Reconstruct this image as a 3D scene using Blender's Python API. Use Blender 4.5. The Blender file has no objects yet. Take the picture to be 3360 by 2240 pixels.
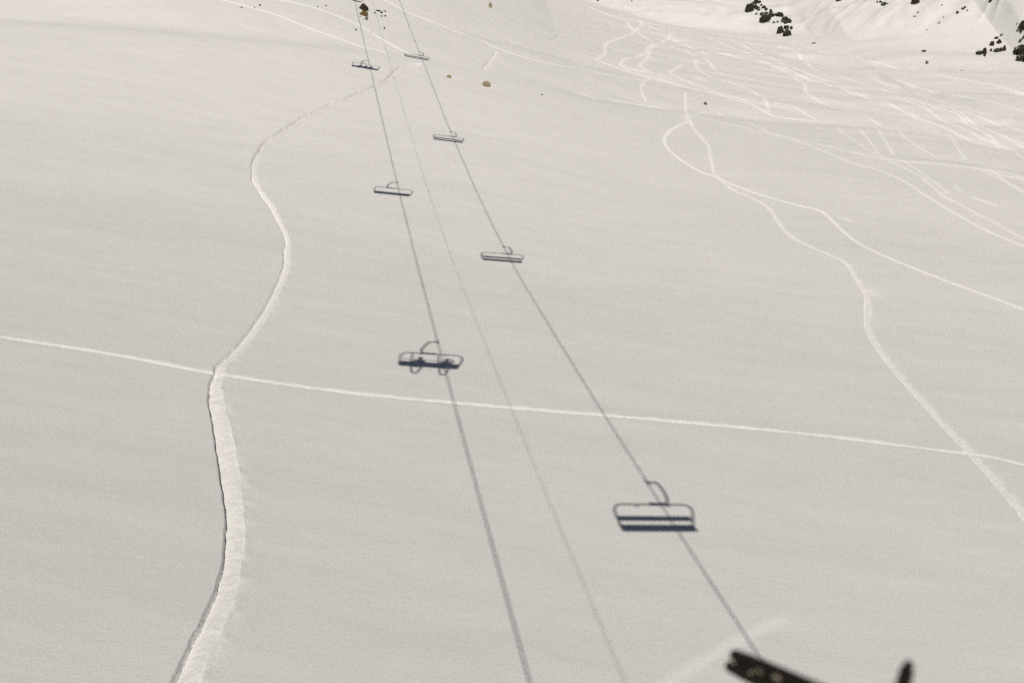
import bpy, bmesh, math, random
import numpy as np
from mathutils import Vector, Matrix
TRACKS_FLARE = [
[[0.9,1.0,1.0,0.9,0.8,0.55,0.42,0.42,0.46,0.5,0.6,0.68,0.66,0.52,0.46],[0.62,0.66,0.66,0.66,0.6,0.42,0.3,0.26,0.26,0.26,0.27,0.27,0.27,0.27,0.27],[0.2,0,0,0,0,0.3,0.8,0.85,0.85,0.85,0.85,0.85,0.85,0.85,0.85],[[-11.64,131.52],[-12.9,129.79],[-13.84,127.45],[-14.3,124.31],[-14.82,121.06],[-15.89,117.45],[-16.79,114.67],[-18.02,111.2],[-19.16,108.9],[-19.94,106.61],[-21.04,103.29],[-21.7,100.39],[-22.76,95.63],[-22.85,92.3],[-22.5,88.41],[-21.74,84.9],[-21.13,82.89],[-20.21,80.66],[-18.82,77.85],[-17.5,74.64],[-16.31,71.56],[-15.4,68.61],[-15.19,67.11],[-14.46,63.88],[-13.97,59.73],[-13.49,54.17],[-13.28,49.49],[-13.3,46.74],[-13.35,45.09],[-13.21,44.23],[-12.96,42.78],[-12.51,41.23],[-11.4,38.16],[-10.38,35.28],[-9.54,32.84],[-8.83,30.52],[-8.44,28.97],[-8.18,27.67],[-7.97,26.21],[-7.87,24.54],[-7.84,23.43],[-7.75,22.26],[-7.64,21.01],[-6.74,13.74],[-6.26,5.07]]],
[0.33,0.08,1.0,[[-39.97,46.14],[-31.34,45.35],[-24.09,44.2],[-22.86,44.05],[-18.1,44.19],[-13.17,43.9],[-7.4,44.24],[-0.12,45.58],[6.79,46.89],[14.46,47.95],[22.6,47.78],[24.84,47.0],[26.35,46.32],[33.03,43.14],[40.93,39.73]]],
[0.4,0.1,1.0,[[28.76,169.42],[26.55,155.99],[24.62,140.11],[24.54,132.87],[24.72,127.63],[23.78,121.49],[23.04,115.42],[23.13,112.83],[23.97,109.26],[25.39,107.11],[26.3,104.62],[26.38,101.29],[25.95,96.86],[26.11,92.42],[27.07,90.08],[28.05,88.06],[28.8,86.02],[28.19,81.02],[27.62,77.25],[26.02,72.59],[24.82,68.74],[24.08,64.92],[23.67,61.29],[23.16,56.35],[22.82,50.29],[22.6,47.78],[22.23,44.27],[21.82,40.97],[21.25,36.87],[20.59,29.64],[19.05,21.02]]],
[0.44,0.1,1.0,[[24.27,140.93],[21.97,135.71],[19.99,130.28],[18.78,125.08],[18.96,120.53],[20.05,116.93],[21.44,114.41],[22.83,113.3],[24.72,110.99],[27.52,108.1],[30.68,105.81],[32.22,104.71],[32.36,100.43],[32.26,96.79],[32.49,92.91],[33.3,89.65],[34.54,86.65],[36.15,83.13],[37.8,80.24],[39.63,76.65],[40.43,74.29],[42.97,67.36],[45.56,59.14]]],
[0.47,0.1,0.8,[[14.05,146.92],[18.25,149.99],[22.5,152.4],[24.51,148.48],[29.21,146.1],[32.67,144.49],[35.97,142.54],[39.8,138.46],[41.81,133.16],[43.68,128.25],[45.69,126.29],[46.81,121.58],[46.82,116.11],[47.24,109.77],[47.87,104.61],[48.68,100.41],[49.72,97.05],[52.09,90.07],[54.46,81.77]]],
[0.47,0.1,0.7,[[31.68,158.69],[34.5,152.73],[36.34,144.06],[39.29,141.05],[42.28,138.65],[45.11,136.17],[47.8,133.65],[52.13,132.72],[56.8,132.77],[60.53,130.74],[62.37,127.39],[64.18,126.43],[70.65,122.83],[78.29,118.89]]],
[0.43,0.08,0.65,[[48.89,134.08],[49.76,129.48],[50.33,123.45],[49.46,117.59],[49.33,113.82],[49.81,109.01],[50.61,104.55],[51.01,99.66],[51.87,92.38],[52.29,83.71]]],
[0.43,0.08,0.65,[[60.53,130.74],[60.66,126.1],[60.29,118.52],[60.25,111.23],[59.51,102.54]]],
[0.43,0.08,0.65,[[49.89,155.98],[49.07,146.04],[48.64,139.56],[49.35,135.36]]],
[0.43,0.08,0.65,[[54.41,160.55],[51.94,147.73],[49.58,136.69]]],
[0.43,0.08,0.65,[[57.72,161.22],[54.81,149.24],[51.94,137.23]]],
[0.43,0.08,0.65,[[60.1,160.79],[58.5,148.02],[58.34,142.42],[58.97,139.09]]],
[0.43,0.08,0.65,[[69.3,160.67],[64.61,147.21],[62.23,138.75]]],
[0.59,0.1,0.7,[[62.6,187.11],[63.79,182.77],[65.9,177.76],[67.32,171.5],[69.12,166.82],[69.99,163.17],[70.44,160.06],[71.26,157.97]]],
[0.59,0.1,0.7,[[67.0,192.16],[68.96,186.22],[70.68,180.31],[71.37,175.54],[71.54,169.83],[72.26,165.79],[73.0,159.4],[74.46,155.12],[75.83,149.9],[77.9,142.83],[79.88,134.42]]],
[0.59,0.1,0.7,[[71.95,181.94],[73.58,177.92],[74.72,174.55],[75.42,171.79],[74.73,164.65],[74.82,159.64],[74.46,155.12]]],
[0.58,0.1,0.7,[[75.28,178.95],[76.38,175.53],[76.09,169.12],[76.38,164.4],[76.76,160.14],[77.27,152.89],[78.07,145.61],[78.4,136.93]]],
[0.57,0.1,0.7,[[77.11,174.3],[78.96,167.48],[80.32,162.85],[80.77,160.16],[82.24,152.96],[83.44,144.38]]],
[0.57,0.1,0.7,[[57.08,170.21],[58.22,168.14],[58.79,164.56],[59.22,162.42]]],
[0.57,0.1,0.7,[[50.04,123.03],[49.58,118.58],[49.14,114.42],[49.4,112.1]]],
[0.57,0.1,0.7,[[50.97,121.59],[50.58,118.52],[50.22,115.6]]],
[0.57,0.1,0.7,[[52.78,120.06],[52.35,117.06]]],
[0.57,0.1,0.7,[[52.42,114.91],[53.18,113.27],[53.93,111.37]]],
[0.57,0.1,0.7,[[61.9,129.42],[61.08,124.75],[60.62,119.19],[60.34,111.91],[59.29,103.25]]],
[0.57,0.1,0.7,[[62.76,127.32],[63.82,125.69],[67.94,119.52],[72.54,112.28]]],
[0.55,0.09,0.6,[[71.26,213.62],[74.24,209.05],[75.67,197.03],[76.45,185.03],[78.01,176.42],[80.93,169.18]]],
[0.55,0.09,0.6,[[78.47,208.44],[80.44,198.48],[82.7,187.35],[86.9,172.74],[89.13,165.71],[91.32,157.36]]],
[0.55,0.09,0.6,[[66.36,207.68],[70.17,201.51],[70.44,190.33],[72.12,180.69],[73.34,174.23]]],
[0.52,0.09,0.6,[[63.2,188.94],[64.76,181.79],[66.59,176.18],[68.23,170.68]]],
[0.47,0.09,0.6,[[45.93,136.25],[47.53,135.17],[49.48,133.83],[51.36,132.42],[54.99,131.97],[58.54,131.38],[61.79,130.19],[64.65,127.38],[69.94,122.18],[76.06,116.17]]],
[0.47,0.09,0.6,[[51.36,132.42],[51.44,127.74],[50.92,121.91]]],
[0.7,0.09,0.6,[[64.46,249.81],[70.04,244.51],[73.61,239.12],[79.41,238.51]]],
[0.62,0.09,0.6,[[79.27,238.07],[83.26,230.31],[87.75,220.89],[91.57,211.4],[94.43,201.3],[97.0,193.31],[99.45,186.35],[101.91,178.08]]],
[0.47,0.09,0.6,[[76.0,160.99],[78.08,154.58],[80.54,147.63],[83.02,139.37]]],
[0.47,0.09,0.6,[[72.46,158.15],[74.0,154.11],[70.5,139.26],[69.19,132.14],[66.83,123.68]]],
[0.47,0.09,0.6,[[80.54,167.05],[80.99,160.6],[81.77,153.32],[82.09,144.64]]],
[0.52,0.1,0.8,[[-0.22,155.54],[0.0,155.39],[3.32,156.29],[6.76,159.07],[11.67,164.56],[15.4,167.05],[22.49,172.19]]],
[0.59,0.1,0.8,[[24.03,180.17],[26.77,179.59],[29.53,176.76],[32.8,173.99],[35.8,170.48],[38.64,166.86],[40.59,162.56],[41.39,161.07]]],
[0.6,0.1,0.7,[[30.23,181.03],[32.86,177.78],[35.11,173.11],[37.67,170.67],[39.49,167.93],[41.26,162.91]]],
[0.64,0.1,0.7,[[37.67,209.32],[36.16,200.78],[36.08,194.03],[36.97,189.31],[38.66,187.67],[41.32,184.54],[42.52,181.17],[43.01,176.17],[42.32,169.7],[41.61,164.33]]],
[0.7,0.1,0.7,[[39.89,214.13],[40.02,206.8],[39.64,199.54],[40.12,194.21]]],
[0.57,0.1,0.7,[[41.12,160.93],[43.04,160.76],[45.45,161.12],[48.5,161.69],[51.52,162.09]]],
[0.58,0.1,0.7,[[43.58,169.88],[46.3,168.69],[47.74,165.2],[48.75,162.55]]],
[0.76,0.1,0.7,[[37.41,225.04],[38.77,219.05],[40.46,215.59]]],
[0.75,0.1,0.7,[[39.43,237.37],[42.21,229.49],[46.84,232.23],[50.76,227.57],[53.12,223.86],[55.15,219.2],[56.79,213.54],[58.0,206.87],[59.75,202.71],[61.41,198.61],[62.08,185.51]]],
[0.78,0.1,0.7,[[48.6,254.86],[51.2,245.53],[53.57,236.65],[56.6,231.8],[57.73,225.15],[58.1,218.62],[59.8,210.74],[61.75,204.64],[66.15,197.97]]],
[0.84,0.1,0.7,[[54.09,250.99],[56.01,243.75],[57.19,234.27]]],
[0.66,0.1,0.7,[[54.73,217.46],[56.13,210.95],[55.55,200.61],[55.18,192.64],[53.38,185.29],[53.11,179.77],[54.54,175.99],[56.14,173.1],[57.47,171.39]]],
[0.78,0.1,0.7,[[66.76,245.19],[66.75,237.5],[64.69,224.34],[63.65,216.3],[63.89,211.93]]],
[0.9,0.1,0.7,[[11.08,307.39],[14.14,299.34],[17.05,292.55],[20.55,283.84],[23.24,275.34],[26.6,269.94],[29.51,265.24],[29.02,254.19],[29.77,248.37],[31.15,238.63],[32.01,232.5],[32.61,230.91]]],
[0.75,0.1,0.7,[[32.13,285.38],[33.38,278.97],[33.6,268.02],[32.31,259.05],[30.17,250.31],[27.79,240.24],[25.36,230.38],[21.6,218.52],[19.48,210.54],[18.31,202.41],[17.53,193.67],[16.18,187.4],[15.17,183.19],[16.81,182.58],[18.73,182.3],[20.59,181.53],[22.46,181.01],[24.03,180.17]]],
[0.9,0.1,0.7,[[33.61,265.08],[35.84,260.81],[37.81,256.57]]],
[0.74,0.1,0.7,[[40.05,255.8],[37.62,247.9],[33.79,232.3],[30.73,223.02],[28.6,214.03],[27.19,204.44],[25.2,195.59],[23.79,189.75],[23.6,186.01],[24.79,184.04]]],
[0.68,0.1,0.7,[[31.83,229.96],[29.07,218.77],[27.08,208.1],[23.96,199.17],[21.18,191.83],[19.74,185.77],[20.34,184.02],[22.1,183.38],[24.06,183.4]]],
[0.78,0.1,0.7,[[33.98,229.09],[35.88,225.63],[37.21,223.77]]],
[0.84,0.1,0.7,[[39.0,247.79],[39.43,237.37]]],
[0.65,0.1,0.7,[[33.45,200.76],[29.98,190.53],[28.85,185.72],[29.62,183.05],[30.34,181.71]]],
[[0.9,0.9],[0.5,0.5],[0,0.1],[[19.86,271.62],[17.59,255.02],[15.15,239.0],[13.14,227.41],[11.51,214.74],[9.17,199.94],[7.59,188.74],[6.46,183.04]]],
[0.48,0.12,0.7,[[24.39,180.96],[22.36,171.18],[20.8,164.51],[20.26,159.23],[20.07,153.26]]],
[0.47,0.1,0.7,[[8.76,143.24],[10.81,144.72],[12.36,144.73]]],
[0.52,0.1,0.7,[[-56.16,137.73],[-47.6,136.43],[-40.42,134.88],[-37.25,134.31],[-33.79,134.09],[-30.15,133.93],[-25.99,133.11],[-21.96,132.82],[-18.82,132.09],[-18.78,132.39],[-17.15,132.76],[-16.26,132.28]]],
[0.57,0.1,0.7,[[-46.76,132.49],[-38.97,136.75],[-32.39,139.53],[-28.59,141.39],[-25.48,141.75],[-22.2,141.09],[-19.9,140.0],[-18.35,138.43],[-16.44,137.03],[-15.08,135.89],[-13.14,134.87]]],
[0.57,0.12,0.8,[[-34.71,164.86],[-26.7,161.71],[-19.93,158.73],[-18.14,157.98],[-15.89,156.71],[-13.05,156.44],[-10.23,156.53],[-7.41,156.67],[-4.58,156.74],[-3.13,155.47],[0.92,155.06]]],
[[0.9,1.0],[0.5,0.5],[0.1,0.3],[[-2.23,152.11],[-2.7,147.37],[-3.15,143.19],[-3.68,138.41]]],
[0.34,0.14,0.3,[[1.53,171.54],[1.01,169.54],[-0.47,164.94]]],
[0.42,0.01,0.5,[[-6.55,12.5],[-1.16,19.77],[3.57,24.9],[4.27,25.76],[6.58,28.33],[9.1,30.78]]],  # no track: pale lens flare streak painted into the snow colour
[1.2,0.03,0.45,[[-2.37,151.87],[-2.51,147.68]]],
[1.8,0.03,0.45,[[6.42,181.8],[7.71,181.85],[9.03,182.45]]],
[1.8,0.03,0.45,[[33.46,188.51],[34.56,180.06]]],
[1.6,0.03,0.45,[[41.97,228.18],[41.67,219.57]]],
[1.5,0.03,0.45,[[27.19,204.44],[26.91,196.89]]],
[1.1,0.03,0.45,[[24.95,147.54],[24.62,141.87],[24.48,138.06]]],
[1.0,0.03,0.45,[[32.94,104.67],[34.08,103.03],[34.46,100.86]]],
[1.0,0.03,0.45,[[28.5,80.65],[28.56,77.96],[28.63,76.24]]],
[2.0,0.03,0.45,[[40.5,196.11],[39.25,197.56]]],
[1.4,0.03,0.45,[[30.43,157.89],[26.98,150.8],[24.51,148.48]]],
[1.2,0.03,0.45,[[-11.79,130.58],[-12.85,128.05]]],
[1.2,0.03,0.45,[[10.09,141.8],[12.66,144.63]]],
[0.5,0.03,1.0,[[-4.77,41.4],[-4.32,41.24]]],
[0.5,0.03,1.0,[[-3.94,35.18],[-3.72,35.16]]],
[0.5,0.03,1.0,[[0.6,34.54],[0.88,34.79]]],
[0.5,0.03,1.0,[[-0.41,37.07],[-0.18,37.05]]],
[0.5,0.03,1.0,[[-6.08,25.55],[-5.98,25.52]]],
[0.5,0.03,1.0,[[-12.37,79.1],[-11.76,79.06]]],
[0.5,0.03,1.0,[[-1.45,51.83],[-1.04,51.82]]],
[0.5,0.03,1.0,[[-0.4,51.59],[-0.08,51.64]]],
[0.5,0.03,1.0,[[0.61,34.79],[0.82,34.62]]],
[0.5,0.03,1.0,[[0.45,35.76],[0.66,35.7]]],
[0.5,0.03,1.0,[[1.0,35.06],[1.11,34.97]]],
[0.5,0.03,1.0,[[-6.62,44.74],[-6.19,44.66]]],
[0.5,0.03,1.0,[[-5.67,44.37],[-5.39,44.38]]],
[0.5,0.03,1.0,[[-4.62,41.58],[-4.4,41.06]]],
[0.5,0.03,1.0,[[-5.56,24.39],[-5.44,24.37]]],
[0.5,0.03,1.0,[[-5.1,23.85],[-4.99,23.84]]],
[0.5,0.03,1.0,[[4.62,28.71],[4.72,28.6]]],
[0.5,0.03,1.0,[[-2.8,65.22],[-2.56,65.15]]],
[0.5,0.03,1.0,[[-26.35,56.9],[-26.19,56.8]]],
[0.5,0.03,1.0,[[11.23,47.17],[11.43,47.09]]],
[0.5,0.03,1.0,[[-8.34,26.56],[-8.19,26.52]]]]
ROCKS = [
[-21.45,149.18,1.23,0.79,"dark","large dark brown boulder at the top edge beside the left cable shadow","rocks on the upper snow slope"],
[-21.0,146.22,1.08,0.6,"brown","patchy rust brown rock just below the large dark boulder","rocks on the upper snow slope"],
[-20.43,144.58,0.43,0.43,"olive","small grey green stone below the rust brown rock","rocks on the upper snow slope"],
[-19.63,151.1,0.62,0.22,"dark","flat dark stone,topmost of the scattered stones right of the boulder","rocks on the upper snow slope"],
[-19.06,150.77,0.4,0.27,"dark","round dark stone touching the flat topmost stone of the scatter","rocks on the upper snow slope"],
[-19.83,149.49,0.26,0.18,"dark","leftmost dark stone of the scatter right of the boulder","rocks on the upper snow slope"],
[-18.41,149.72,0.31,0.22,"dark","lowest right dark stone of the scatter right of the boulder","rocks on the upper snow slope"],
[-18.83,148.87,0.26,0.22,"olive","greenish lowest stone in the middle of the scatter","rocks on the upper snow slope"],
[-18.74,152.15,0.4,0.22,"olive","pale tan stone at the upper right end of the scatter","rocks on the upper snow slope"],
[-17.73,142.92,0.25,0.3,"dark","lone dark stone between the middle and right cable shadows","rocks on the upper snow slope"],
[-20.91,137.93,0.25,0.2,"dark","lone dark stone just left of the left cable shadow","rocks on the upper snow slope"],
[-19.01,139.23,0.16,0.12,"dark","tiny dark pebble on the pale track between two cable shadows","rocks on the upper snow slope"],
[-21.29,144.95,0.13,0.13,"dark","tiny dark pebble left of the rust brown rock","rocks on the upper snow slope"],
[-33.1,135.62,0.32,0.2,"dark","dark stone above a pale track,largest of four at upper left","rocks on the upper snow slope"],
[-33.49,134.24,0.2,0.12,"dark","small dark stone on the pale track at upper left","rocks on the upper snow slope"],
[-34.87,133.14,0.28,0.16,"olive","greenish stone below the pale track,leftmost of all stones","rocks on the upper snow slope"],
[-26.85,142.54,0.21,0.13,"dark","left dark stone of a pair beside the upper track","rocks on the upper snow slope"],
[-26.02,144.51,0.34,0.13,"olive","flat tan stone,right one of a pair beside the upper track","rocks on the upper snow slope"],
[-7.96,129.01,0.54,0.35,"tan","brown stone on smooth snow right of the right cable shadow","rocks on the upper snow slope"],
[-3.29,129.91,1.01,0.62,"tan","largest tan rock standing alone in the smooth snow at centre","rocks on the upper snow slope"],
[-3.95,188.57,0.61,0.95,"tan","tall tan stone at the top edge above the long ski track","rocks on the upper snow slope"],
[3.9,133.34,0.2,0.2,"dark","tiny dark stone right of the big tan rock","rocks on the upper snow slope"],
[30.74,161.89,0.53,0.44,"olive","dark greenish stone between crossing ski tracks on the right slope","rocks on the upper snow slope"],
[68.01,291.03,3.27,3.27,"outcrop","jagged dark outcrop at the upper left end of the mountain rock band","rocks on the far mountain side",[[66.84,290.04,2.16,2.16],[69.8,295.81,1.47,1.18],[68.74,294.7,1.38,0.97],[68.7,292.72,1.21,1.21],[69.06,290.4,1.12,0.79],[70.8,295.22,0.65,0.85],[69.14,288.99,0.8,0.56],[70.84,293.29,0.57,0.57]]],
[69.47,282.52,3.84,4.18,"outcrop","jagged dark outcrop in the middle of the mountain rock band","rocks on the far mountain side",[[70.68,289.49,1.04,0.73],[70.89,287.99,0.95,0.57],[71.72,285.86,1.03,0.92],[69.41,282.25,2.73,2.05],[70.93,283.81,1.1,1.1],[69.36,286.11,1.11,0.66],[71.64,283.54,0.78,0.94],[70.24,285.2,1.1,1.1],[68.03,287.2,0.64,0.38],[71.08,279.54,0.7,0.49]]],
[73.31,283.03,2.01,1.17,"outcrop","small dark outcrop at the right shoulder of the mountain rock band","rocks on the far mountain side",[[73.21,283.28,1.41,1.06],[73.8,282.5,1.17,1.05],[72.5,283.87,0.78,0.63]]],
[72.64,272.87,3.72,4.53,"outcrop","large dark outcrop at the lower right end of the mountain rock band","rocks on the far mountain side",[[73.82,278.84,1.7,1.36],[73.29,278.25,1.08,0.65],[74.52,277.04,1.07,1.07],[71.28,273.44,1.67,1.67],[72.12,269.41,1.94,1.75],[73.22,274.86,1.37,0.82],[74.33,273.9,0.68,0.96],[72.0,279.21,0.62,0.43],[73.63,276.84,1.07,0.64]]],
[86.84,274.63,1.46,0.73,"dark","dark rock cut by the top edge right of the mountain rock band","rocks on the far mountain side"],
[94.31,261.94,2.32,1.08,"outcrop","cluster of small dark rocks at the top edge beside a round speckled rock","rocks on the far mountain side",[[94.22,261.68,1.24,0.7],[93.89,263.2,0.62,0.47],[95.36,263.24,0.47,0.78],[93.29,263.68,0.47,0.39],[95.04,261.4,0.39,0.31]]],
[99.97,256.05,2.04,1.59,"dark","round speckled dark rock at the top edge of the far mountain","rocks on the far mountain side"],
[99.12,251.87,0.45,0.3,"dark","tiny dark rock just below the round speckled rock","rocks on the far mountain side"],
[98.05,250.9,0.67,0.22,"dark","thin dark sliver of rock below the round speckled rock","rocks on the far mountain side"],
[104.21,250.35,0.44,0.22,"dark","thin upper dark sliver in a gully of the far mountain","rocks on the far mountain side"],
[103.22,246.62,0.29,0.22,"dark","tiny dark rock in the middle of a mountain gully","rocks on the far mountain side"],
[101.74,245.31,0.58,0.22,"dark","low dark sliver in a gully of the far mountain","rocks on the far mountain side"],
[98.62,244.58,0.29,0.22,"dark","lowest tiny dark rock under the gullies of the far mountain","rocks on the far mountain side"],
[107.73,245.99,1.02,1.02,"outcrop","branching thin dark rock high on the bluish mountain side","rocks on the far mountain side",[[107.66,246.35,0.73,0.51],[108.13,246.48,0.44,0.51],[108.22,245.28,0.43,0.29]]],
[106.05,245.66,0.58,0.58,"dark","round dark rock just left of the branching thin rock","rocks on the far mountain side"],
[112.13,242.12,0.71,0.5,"dark","small dark rock near the top right corner","rocks on the far mountain side"],
[112.91,240.0,0.35,0.28,"dark","tiny dark rock,rightmost at the top edge","rocks on the far mountain side"],
[112.47,239.69,0.21,0.21,"dark","tiny pebble below the rocks near the top right corner","rocks on the far mountain side"],
[113.54,228.38,1.49,1.76,"outcrop","dark rock cut by the right edge,upper one of two","rocks on the far mountain side",[[113.46,228.47,1.49,1.62],[114.01,227.99,1.35,1.75],[113.12,229.57,0.54,0.34],[113.1,230.58,0.27,0.27]]],
[109.48,220.28,2.88,3.54,"outcrop","large speckled dark outcrop cut by the right edge,lower one of two","rocks on the far mountain side",[[110.44,223.31,2.26,1.72],[110.67,221.71,1.98,2.37],[109.07,219.43,1.96,1.44],[110.67,225.79,0.54,0.8],[108.29,219.42,0.78,0.65],[109.4,218.22,1.3,1.3]]],
[112.21,226.77,0.67,0.47,"dark","small dark rock between the two outcrops at the right edge","rocks on the far mountain side"],
[112.76,226.62,0.54,0.6,"dark","dark rock on the right edge above the large speckled outcrop","rocks on the far mountain side"],
[103.33,225.85,2.01,2.28,"outcrop","dark rock pair at the lower left end of the right hand cluster","rocks on the far mountain side",[[102.8,225.86,1.14,0.94],[104.62,227.89,1.08,0.68],[104.17,226.1,0.81,1.21]]],
[105.64,229.31,0.95,0.68,"dark","dark oval rock above the lowest pair of the right hand cluster","rocks on the far mountain side"],
[107.91,230.85,0.89,1.1,"dark","tall dark rock at the middle of the right hand cluster","rocks on the far mountain side"],
[109.53,230.99,1.03,0.82,"dark","round dark rock at the upper right of the right hand cluster","rocks on the far mountain side"],
[109.81,232.88,1.04,0.41,"dark","flat dark rock capping the right hand cluster","rocks on the far mountain side"],
[106.54,228.31,0.54,0.61,"dark","small dark rock in the gap of the right hand cluster","rocks on the far mountain side"],
[108.12,227.05,2.56,1.08,"outcrop","long dark rock at the right end of the right hand cluster","rocks on the far mountain side",[[107.42,227.28,1.21,0.81],[108.44,227.33,1.21,0.74],[108.98,227.19,0.61,1.21]]],
[103.29,224.08,0.53,0.6,"dark","lowest small dark rock under the right hand cluster","rocks on the far mountain side"],
[110.9,232.94,0.62,0.28,"dark","thin dark rock,topmost above the right hand cluster","rocks on the far mountain side"],
[93.97,234.11,0.97,0.35,"dark","flat dark rock in the snowy hollow below the far mountain","rocks on the far mountain side"],
[90.93,224.49,0.6,0.6,"olive","round greenish stone on the snow shelf below the hollow","rocks on the far mountain side"],
[94.49,215.2,0.38,0.19,"dark","tiny dark pebble on the snow shelf right of the greenish stone","rocks on the far mountain side"],
[75.54,257.23,0.92,0.23,"dark","flat dark stone just right of the mountain rock band foot","rocks on the far mountain side"],
[25.63,309.26,0.73,0.73,"dark","small dark rock at the top edge on the mountain foot line","rocks on the far mountain side"],
[35.46,305.83,0.36,0.9,"olive","thin pale greenish rock at the top edge right of the small dark one","rocks on the far mountain side"],
[31.0,309.16,1.28,0.36,"tan","pale tan rock strip at the top edge of the mountain","rocks on the far mountain side"]]
ROPE_A = -0.17320; ROPE_M = 0.26354; CHAIR_H = 3.6561
ROPES = {'L': (0.5710, 3.1463), 'R': (7.6118, 3.4335), 'M': (3.2494, 2.8493)}
KR = [15.042, 50.907, 84.78, 117.952]; KL = [29.507, 65.253, 107.823, 141.945]
SUN_E = 0.654339; SUN_SX = -0.02083
SUN_POWER = 5.0; SUN_ANGLE = 0.45; SKY_POWER = 0.05; SUN_COL = (1.0, .94, .85); SKY_AIR = 0.5; EXPO = -0.46; DENOISE = False

rng = np.random.default_rng(11)
random.seed(5)
scene = bpy.context.scene
COL = scene.collection

# ------------------------------------------------------------------ helpers
def tag(o, label=None, cat=None, group=None, kind=None):
    if label: o['label'] = label
    if cat: o['category'] = cat
    if group: o['group'] = group
    if kind: o['kind'] = kind
    return o

def empty(name, loc, rz=0.0):
    o = bpy.data.objects.new(name, None)
    o.empty_display_size = .3
    COL.objects.link(o)
    o.location = loc
    o.rotation_euler = (0, 0, rz)
    return o

def obj(name, bm, mat, parent=None, smooth=False):
    me = bpy.data.meshes.new(name)
    bmesh.ops.recalc_face_normals(bm, faces=bm.faces)
    if smooth:
        for f in bm.faces: f.smooth = True
    bm.to_mesh(me); bm.free()
    if mat: me.materials.append(mat)
    o = bpy.data.objects.new(name, me)
    COL.objects.link(o)
    if parent: o.parent = parent
    return o

def add_box(bm, c, size, bevel=0.0):
    r = bmesh.ops.create_cube(bm, size=1.0)
    for v in r['verts']:
        v.co = Vector((v.co.x*size[0]+c[0], v.co.y*size[1]+c[1], v.co.z*size[2]+c[2]))
    if bevel:
        es = list({e for v in r['verts'] for e in v.link_edges})
        bmesh.ops.bevel(bm, geom=es, offset=bevel, segments=3, profile=.5, affect='EDGES')

def add_tube(bm, pts, rad, seg=10, closed=False):
    pts = [Vector(p) for p in pts]
    n = len(pts)
    rads = rad if isinstance(rad, (list, tuple)) else [rad]*n
    rings = []
    side = None
    for i, p in enumerate(pts):
        a = pts[(i-1) % n] if (closed or i) else p
        b = pts[(i+1) % n] if (closed or i < n-1) else p
        t = (b-a).normalized()
        if side is None:
            side = t.orthogonal().normalized()
        side = (side - t*side.dot(t)).normalized()
        up = t.cross(side)
        rings.append([bm.verts.new(p + (side*math.cos(q)+up*math.sin(q))*rads[i])
                      for q in [2*math.pi*k/seg for k in range(seg)]])
    for i in range(n if closed else n-1):
        A, B = rings[i], rings[(i+1) % n]
        for k in range(seg):
            bm.faces.new((A[k], A[(k+1) % seg], B[(k+1) % seg], B[k]))
    if not closed:
        bm.faces.new(rings[0][::-1]); bm.faces.new(rings[-1])

def smooth_path(pts, per=8):
    P = [Vector(p) for p in pts]
    P = [P[0]*2-P[1]] + P + [P[-1]*2-P[-2]]
    out = []
    for i in range(1, len(P)-2):
        for k in range(per):
            t = k/per
            out.append(.5*((2*P[i])+(P[i+1]-P[i-1])*t+(2*P[i-1]-5*P[i]+4*P[i+1]-P[i+2])*t*t+(-P[i-1]+3*P[i]-3*P[i+1]+P[i+2])*t**3))
    out.append(P[-2])
    return out

def copy_tree(o, parent=None):
    c = o.copy(); COL.objects.link(c)
    if parent: c.parent = parent
    for ch in list(o.children): copy_tree(ch, c)
    return c

# ------------------------------------------------------------------ materials
def new_mat(name):
    m = bpy.data.materials.new(name); m.use_nodes = True
    nt = m.node_tree
    return m, nt, nt.nodes['Principled BSDF']

def N(nt, typ, **kw):
    n = nt.nodes.new(typ)
    for k, v in kw.items(): setattr(n, k, v)
    return n

def noise(nt, vec, scale, detail=4, rough=.55):
    n = N(nt, 'ShaderNodeTexNoise')
    n.inputs['Scale'].default_value = scale
    n.inputs['Detail'].default_value = detail
    n.inputs['Roughness'].default_value = rough
    if vec is not None: nt.links.new(vec, n.inputs['Vector'])
    return n

def ramp(nt, val, stops):
    r = N(nt, 'ShaderNodeValToRGB')
    nt.links.new(val, r.inputs['Fac'])
    el = r.color_ramp.elements
    el[0].position, el[0].color = stops[0][0], stops[0][1]
    el[1].position, el[1].color = stops[-1][0], stops[-1][1]
    for p, c in stops[1:-1]:
        e = el.new(p); e.color = c
    return r

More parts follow.
